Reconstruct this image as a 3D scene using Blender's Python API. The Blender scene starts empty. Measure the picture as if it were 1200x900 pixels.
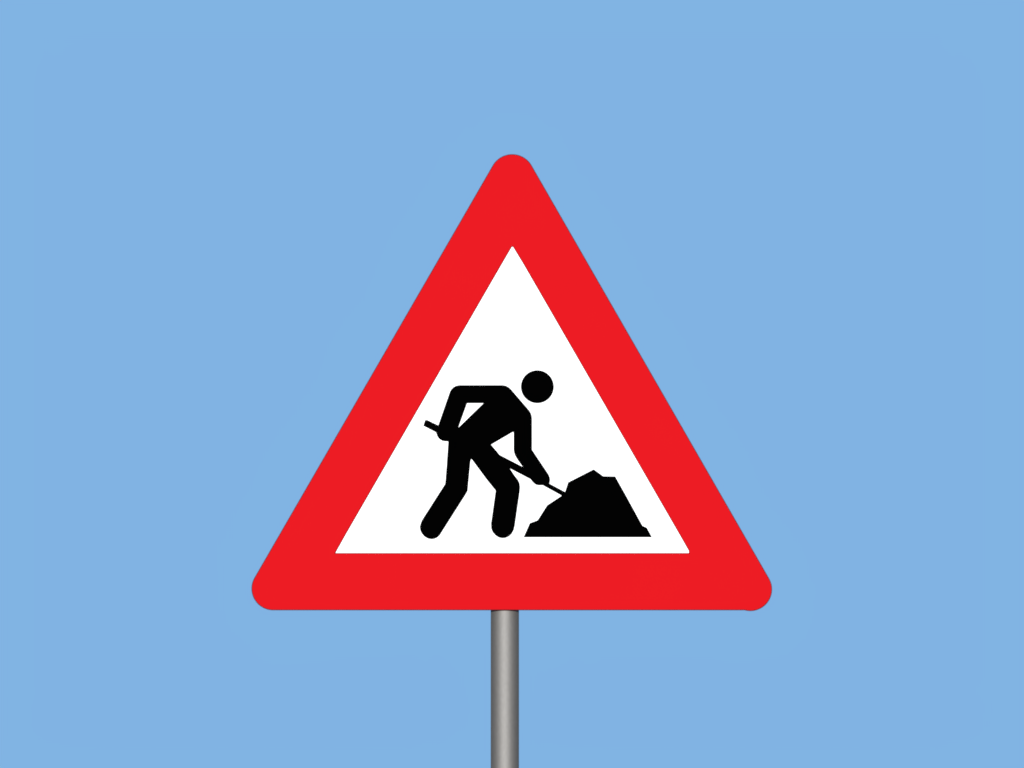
import bpy, bmesh, math
from mathutils import Vector
from mathutils.geometry import tessellate_polygon

scene = bpy.context.scene
C = scene.collection
R = math.radians

# ------------------------------------------------------------------ scale
# The sign is 0.90 m wide.  Drawing units (U) are 1.48 mm, x to the right,
# y downwards, origin at drawing point (600, 450) = the middle of the view.
U = 0.00148
DIST = 14.0                      # camera stands 14 m in front of the sign
EYE = 1.60                       # at eye height
PITCH = R(3.5)                   # looking slightly up
ZC = EYE + DIST * math.tan(PITCH)


def P(x, y):
    return ((x - 600.0) * U, ZC - (y - 450.0) * U / math.cos(PITCH))


# ------------------------------------------------------------------ materials
def new_mat(name):
    m = bpy.data.materials.new(name)
    m.use_nodes = True
    nt = m.node_tree
    nt.nodes.clear()
    out = nt.nodes.new('ShaderNodeOutputMaterial')
    return m, nt, out


def noisy_colour(nt, col, amount, scale, detail=4.0, stretch=None):
    """base colour times a faint procedural mottling"""
    tc = nt.nodes.new('ShaderNodeTexCoord')
    mp = nt.nodes.new('ShaderNodeMapping')
    if stretch:
        mp.inputs['Scale'].default_value = stretch
    nz = nt.nodes.new('ShaderNodeTexNoise')
    nz.inputs['Scale'].default_value = scale
    nz.inputs['Detail'].default_value = detail
    nt.links.new(tc.outputs['Object'], mp.inputs['Vector'])
    nt.links.new(mp.outputs['Vector'], nz.inputs['Vector'])
    rp = nt.nodes.new('ShaderNodeMapRange')
    rp.inputs['From Min'].default_value = 0.3
    rp.inputs['From Max'].default_value = 0.7
    rp.inputs['To Min'].default_value = 1.0 - amount
    rp.inputs['To Max'].default_value = 1.0 + amount
    nt.links.new(nz.outputs['Fac'], rp.inputs['Value'])
    mul = nt.nodes.new('ShaderNodeVectorMath')
    mul.operation = 'SCALE'
    mul.inputs[0].default_value = col
    nt.links.new(rp.outputs['Result'], mul.inputs['Scale'])
    return mul.outputs['Vector'], nz


def sheet_mat(name, col, rough=0.6, spec=0.0, amount=0.004, scale=6.0):
    m, nt, out = new_mat(name)
    b = nt.nodes.new('ShaderNodeBsdfPrincipled')
    b.inputs['Roughness'].default_value = rough
    b.inputs['Specular IOR Level'].default_value = spec
    c, _ = noisy_colour(nt, col, amount, scale)
    nt.links.new(c, b.inputs['Base Color'])
    nt.links.new(b.outputs['BSDF'], out.inputs['Surface'])
    return m


M_RED = sheet_mat('red_sheeting', (0.218, 0.0030, 0.0044))
M_WHITE = sheet_mat('white_sheeting', (0.45, 0.45, 0.447))
M_BLACK = sheet_mat('black_film', (0.0002, 0.0002, 0.0002))
M_KEY = sheet_mat('dark_edge_line', (0.075, 0.0035, 0.0045))
M_PLATE = sheet_mat('plate_edge', (0.030, 0.006, 0.007), rough=0.5, spec=0.0)
M_STEEL = sheet_mat('bracket_steel', (0.35, 0.35, 0.34), rough=0.45, spec=0.3)
M_CAP = sheet_mat('cap_plastic', (0.05, 0.05, 0.05), rough=0.5, spec=0.3)


def pole_mat():
    m, nt, out = new_mat('galvanised_pole')
    c1, nz = noisy_colour(nt, POLE_DIFF, 0.08, 160.0, 5.0, (1.0, 1.0, 0.5))
    c2, _ = noisy_colour(nt, POLE_GLOSS, 0.05, 260.0, 4.0, (1.0, 1.0, 0.4))
    d = nt.nodes.new('ShaderNodeBsdfDiffuse')
    g = nt.nodes.new('ShaderNodeBsdfAnisotropic')
    g.distribution = 'GGX'
    g.inputs['Roughness'].default_value = POLE_ROUGH
    nt.links.new(c1, d.inputs['Color'])
    nt.links.new(c2, g.inputs['Color'])
    add = nt.nodes.new('ShaderNodeAddShader')
    nt.links.new(d.outputs[0], add.inputs[0])
    nt.links.new(g.outputs[0], add.inputs[1])
    nt.links.new(add.outputs[0], out.inputs['Surface'])
    return m


POLE_DIFF = (0.014, 0.0105, 0.007)
POLE_GLOSS = (0.120, 0.1185, 0.1165)
POLE_ROUGH = 0.715
M_POLE = pole_mat()


def ground_mat():
    m, nt, out = new_mat('gravel_ground')
    b = nt.nodes.new('ShaderNodeBsdfPrincipled')
    b.inputs['Roughness'].default_value = 0.95
    b.inputs['Specular IOR Level'].default_value = 0.1
    c, nz = noisy_colour(nt, (0.16, 0.145, 0.125), 0.35, 9.0, 8.0)
    bp = nt.nodes.new('ShaderNodeBump')
    bp.inputs['Strength'].default_value = 0.4
    nt.links.new(nz.outputs['Fac'], bp.inputs['Height'])
    nt.links.new(bp.outputs['Normal'], b.inputs['Normal'])
    nt.links.new(c, b.inputs['Base Color'])
    nt.links.new(b.outputs['BSDF'], out.inputs['Surface'])
    return m


# ------------------------------------------------------------------ helpers
def link(name, bm, mat, parent=None, smooth=False):
    me = bpy.data.meshes.new(name)
    bmesh.ops.recalc_face_normals(bm, faces=bm.faces)
    bm.to_mesh(me)
    bm.free()
    if smooth:
        for f in me.polygons:
            f.use_smooth = True
    me.materials.append(mat)
    o = bpy.data.objects.new(name, me)
    C.objects.link(o)
    if parent is not None:
        o.parent = parent
        o.matrix_parent_inverse = parent.matrix_world.inverted()
    return o


def prism(loops, y_front, y_back):
    """flat shape cut from sheet: loops[0] outline, the rest holes (drawing
    units); front faces the viewer (-y)"""
    bm = bmesh.new()
    pts, spans = [], []
    for lp in loops:
        spans.append((len(pts), len(lp)))
        pts += [P(*q) for q in lp]
    tris = tessellate_polygon([[Vector((x, z, 0)) for x, z in pts[s:s + n]] for s, n in spans])
    vf = [bm.verts.new((x, y_front, z)) for x, z in pts]
    vb = [bm.verts.new((x, y_back, z)) for x, z in pts]
    for a, b, c in tris:
        try:
            bm.faces.new((vf[a], vf[b], vf[c]))
            bm.faces.new((vb[c], vb[b], vb[a]))
        except ValueError:
            pass
    for s, n in spans:
        for i in range(n):
            j = (i + 1) % n
            bm.faces.new((vf[s + i], vf[s + j], vb[s + j], vb[s + i]))
    return bm


def arc(cx, cy, r, a0, a1, n):
    """angles in degrees, y down: 0 = right, 90 = down"""
    return [(cx + r * math.cos(R(a0 + (a1 - a0) * i / n)),
             cy + r * math.sin(R(a0 + (a1 - a0) * i / n))) for i in range(n + 1)]


def offset(poly, d):
    """grow a clockwise-on-screen polygon outward by d (mitred)"""
    n = len(poly)
    res = []
    for i in range(n):
        p0, p1, p2 = Vector(poly[i - 1]), Vector(poly[i]), Vector(poly[(i + 1) % n])
        e1, e2 = (p1 - p0).normalized(), (p2 - p1).normalized()
        n1, n2 = Vector((e1.y, -e1.x)), Vector((e2.y, -e2.x))
        b = (n1 + n2)
        k = b.length_squared
        b = b * (2.0 / k) if k > 0.2 else n1
        if b.length > 2.2:
            b = b.normalized() * 2.2
        q = p1 + b * d
        res.append((q.x, q.y))
    return res


# ------------------------------------------------------------------ the sign
sign = bpy.data.objects.new('road_sign', None)
C.objects.link(sign)
POLE_X = (591.6 - 600.0) * U
POLE_R = 33.0 * U / 2.0 * 1.002
GAP = 0.0025
PLATE_T = 0.002
POLE_Y = PLATE_T + GAP + POLE_R
sign.location = (POLE_X, POLE_Y, 0.0)
bpy.context.view_layer.update()
sign['label'] = 'red-bordered white triangular roadworks sign with black digging worker, on a grey metal pole'
sign['category'] = 'road sign'

# outline, clockwise on screen from the top corner
outline = (arc(600.2, 206.6, 26.3, 210, 330, 28)
           + arc(878.9, 690.2, 25.3, -30, 103, 28)
           + [(872.5, 714.6)]
           + arc(320.6, 689.3, 25.3, 90, 210, 28))
field = [(599.7, 289.0), (601.3, 289.0), (614.0, 310.0), (797.3, 628.0), (807.0, 645.0),
         (807.2, 648.0), (393.2, 648.0), (394.0, 646.3), (404.2, 628.0), (587.5, 310.0)]
field = offset(field, -0.35)
rim_in = offset(outline, -0.75)
rim_out = offset(outline, 0.1)

plate = link('plate', prism([rim_out], 0.0, PLATE_T), M_PLATE, sign)
link('white_field', prism([offset(field, 2.0)], -0.0003, -0.0), M_WHITE, plate)
link('red_border', prism([rim_in, offset(field, 1.0)], -0.0008, -0.0004), M_RED, plate)
link('inner_edge_line', prism([offset(field, 1.2), offset(field, 0.1)], -0.0006, -0.00035), M_KEY, plate)

worker = [
    (538.3, 451.5), (589.0, 451.5), (592.7, 452.1), (596.0, 453.9), (598.7, 456.3),
    (619.7, 480.7), (621.7, 483.7), (622.9, 487.0), (623.3, 490.7), (623.3, 527.0),
    (638.7, 550.0), (642.7, 556.0), (644.1, 559.3), (644.5, 562.3), (643.7, 567.3),
    (640.5, 568.6), (636.3, 568.3), (631.3, 568.6), (627.7, 567.7), (624.3, 564.7), (621.7, 561.3),
    (612.7, 547.0), (606.7, 538.7), (604.0, 534.3), (602.7, 530.7), (602.0, 527.3),
    (602.0, 506.3), (601.0, 506.0), (575.3, 521.0), (585.7, 533.3), (597.0, 548.3),
    (602.7, 557.0), (606.7, 562.0), (608.7, 566.0), (609.3, 570.7), (608.9, 576.0),
    (608.2, 581.0), (603.1, 616.0), (602.0, 620.7), (599.7, 625.0), (596.3, 628.2), (592.7, 629.9),
    (589.0, 630.4), (585.0, 629.7), (580.9, 627.2), (577.5, 623.4), (575.8, 619.3), (575.5, 613.3),
    (576.7, 605.3), (580.9, 575.3), (580.3, 573.7), (578.7, 572.0), (570.0, 561.2), (552.9, 538.0),
    (551.6, 538.5), (551.0, 542.7), (547.9, 575.3), (545.0, 580.2), (516.7, 624.7), (515.3, 627.0),
    (512.5, 629.6), (509.2, 631.1), (505.6, 631.5), (501.6, 630.8), (497.4, 628.3), (494.3, 624.7),
    (492.6, 620.7), (492.2, 617.0), (493.2, 613.3), (495.0, 609.0), (513.5, 580.0), (521.7, 567.3),
    (522.1, 564.0), (523.5, 546.7), (525.3, 520.0), (525.5, 517.2), (521.3, 517.0), (518.0, 516.3),
    (515.0, 514.3), (512.7, 511.4), (511.5, 508.0), (510.9, 506.0), (513.7, 498.4),
    (527.3, 459.3), (528.7, 456.7), (531.3, 454.0), (534.7, 452.1)]
arm_gap = [(547.3, 472.4), (566.9, 472.4), (537.0, 501.3)]
w = link('worker_symbol', prism([offset(worker, 0.15), offset(arm_gap, -0.12)], -0.0009, -0.0004), M_BLACK, sign)
link('head', prism([arc(629.7, 453.2, 19.35, 0, 354, 59)], -0.0009, -0.0004), M_BLACK, w)

shovel = [(496.2, 498.8), (498.4, 492.4), (500.8, 492.4), (513.3, 498.5), (585.7, 533.3), (611.8, 546.8),
          (626.0, 556.4), (644.1, 567.0), (661.8, 576.4), (672.0, 582.5), (669.5, 586.5),
          (656.5, 579.6), (635.8, 568.2), (621.2, 561.0), (597.3, 548.6), (510.8, 506.3)]
link('shovel_symbol', prism([offset(shovel, 0.2)], -0.0007, -0.0004), M_BLACK, sign)

heap = [(613.8, 629.3), (614.0, 628.5), (620.9, 613.0), (630.0, 609.6), (641.3, 592.0), (657.4, 581.4),
        (662.2, 576.3), (665.8, 565.2), (695.7, 550.0), (706.8, 558.1), (720.8, 558.3), (733.0, 580.0),
        (752.7, 616.0), (757.8, 618.3), (763.4, 628.6), (763.4, 629.3)]
link('earth_pile_symbol', prism([offset(heap, 0.12)], -0.00085, -0.0004), M_BLACK, sign)

# pole: a steel tube standing in the ground, stopping behind the plate
POLE_TOP = P(600, 262)[1]


def tube(z0, z1, r, n=96):
    bm = bmesh.new()
    bmesh.ops.create_cone(bm, cap_ends=True, segments=n, radius1=r, radius2=r, depth=z1 - z0)
    bmesh.ops.translate(bm, verts=bm.verts, vec=(POLE_X, POLE_Y, (z0 + z1) / 2))
    return bm


pole = link('pole', tube(-0.35, POLE_TOP, POLE_R), M_POLE, sign)
for f in pole.data.polygons:
    f.use_smooth = abs(f.normal.z) < 0.5
for e in pole.data.edges:                    # keep the tube ends from bending the side's shading
    a, b = (pole.data.vertices[i].co.z for i in e.vertices)
    e.use_edge_sharp = abs(a - b) < 1e-4
cap = bmesh.new()
bmesh.ops.create_cone(cap, cap_ends=True, segments=48, radius1=POLE_R + 0.002, radius2=POLE_R - 0.004, depth=0.012)
bmesh.ops.translate(cap, verts=cap.verts, vec=(POLE_X, POLE_Y, POLE_TOP + 0.0062))
link('cap', cap, M_CAP, pole)


# two clamps: a rail across the back of the plate and a strap round the pole
def clamp(zc, half):
    bm = bmesh.new()
    r0, r1, h = POLE_R + 0.0005, POLE_R + 0.004, 0.015
    n = 40
    ring = []
    for i in range(n + 1):
        a = R(-62 + 304.0 * i / n)
        c, s = math.cos(a), math.sin(a)
        ring.append([bm.verts.new((POLE_X + r * c, POLE_Y + r * s, zc + z))
                     for r, z in ((r0, -h), (r1, -h), (r1, h), (r0, h))])
    for i in range(n):
        for k in range(4):
            bm.faces.new((ring[i][k], ring[i][(k + 1) % 4], ring[i + 1][(k + 1) % 4], ring[i + 1][k]))
    bm.faces.new(ring[0])
    bm.faces.new(ring[-1][::-1])
    geo = bmesh.ops.create_cube(bm, size=1.0)
    for v in geo['verts']:
        v.co = Vector((v.co.x * 2 * half, PLATE_T + 0.0003 + (v.co.y + 0.5) * 0.0019, zc + v.co.z * 0.034))
    return bm


link('clamp', clamp(P(0, 400)[1], 0.075), M_STEEL, sign)
link('clamp', clamp(P(0, 670)[1], 0.28), M_STEEL, sign)

# ------------------------------------------------------------------ ground
bm = bmesh.new()
S = 3000.0
bm.faces.new([bm.verts.new(v) for v in ((-S, -S, 0), (S, -S, 0), (S, S, 0), (-S, S, 0))])
g = link('ground', bm, ground_mat())
g['kind'] = 'structure'

# ------------------------------------------------------------------ light
SUN_EL, SUN_AZ = R(7.0), R(-3.0)          # behind the camera, a little to its left
sd = Vector((math.sin(SUN_AZ) * math.cos(SUN_EL), -math.cos(SUN_AZ) * math.cos(SUN_EL), math.sin(SUN_EL)))
sun = bpy.data.lights.new('sun', 'SUN')
sun.energy = 4.75
sun.angle = R(0.53)
sun.color = (1.0, 0.985, 0.96)
so = bpy.data.objects.new('sun', sun)
so.rotation_euler = sd.to_track_quat('Z', 'Y').to_euler()
so.location = sd * 30
C.objects.link(so)

world = bpy.data.worlds.new('World')
scene.world = world
world.use_nodes = True
nt = world.node_tree
bg = nt.nodes['Background']
sky = nt.nodes.new('ShaderNodeTexSky')
sky.sky_type = 'NISHITA'
sky.sun_disc = False
sky.ozone_density = 3.2
sky.dust_density = 0.0
sky.sun_elevation = SUN_EL
sky.sun_rotation = math.atan2(sd.x, sd.y)
# an even, cloudless sky: the photograph's blue has no gradient at all, so the
# sky's colour is read at one height above the horizon for every direction
d = nt.nodes.new('ShaderNodeCombineXYZ')
SEL = R(28.0)
d.inputs[0].default_value = 0.0
d.inputs[1].default_value = math.cos(SEL)
d.inputs[2].default_value = math.sin(SEL)
nt.links.new(d.outputs[0], sky.inputs['Vector'])
tint = nt.nodes.new('ShaderNodeVectorMath')
tint.operation = 'MULTIPLY'
tint.inputs[1].default_value = (1.205, 1.065, 0.943)
nt.links.new(sky.outputs['Color'], tint.inputs[0])
nt.links.new(tint.outputs['Vector'], bg.inputs['Color'])
bg.inputs['Strength'].default_value = 0.12

# ------------------------------------------------------------------ camera
cam = bpy.data.cameras.new('camera')
cam.sensor_fit = 'HORIZONTAL'
cam.sensor_width = 36.0
cam.lens = 36.0 * (DIST / math.cos(PITCH)) / (1200.0 * U)
cam.clip_end = 10000.0
co = bpy.data.objects.new('camera', cam)
co.location = (0.0, -DIST, EYE)
co.rotation_euler = (R(90) + PITCH, 0, 0)
C.objects.link(co)
scene.camera = co

# ------------------------------------------------------------------ render
scene.render.engine = 'CYCLES'
scene.cycles.samples = 128
scene.cycles.filter_width = 1.75
scene.render.dither_intensity = 0.0
scene.cycles.use_denoising = True
scene.view_settings.view_transform = 'Standard'
scene.view_settings.look = 'None'
scene.view_settings.gamma = 1.0
scene.view_settings.exposure = 1.3
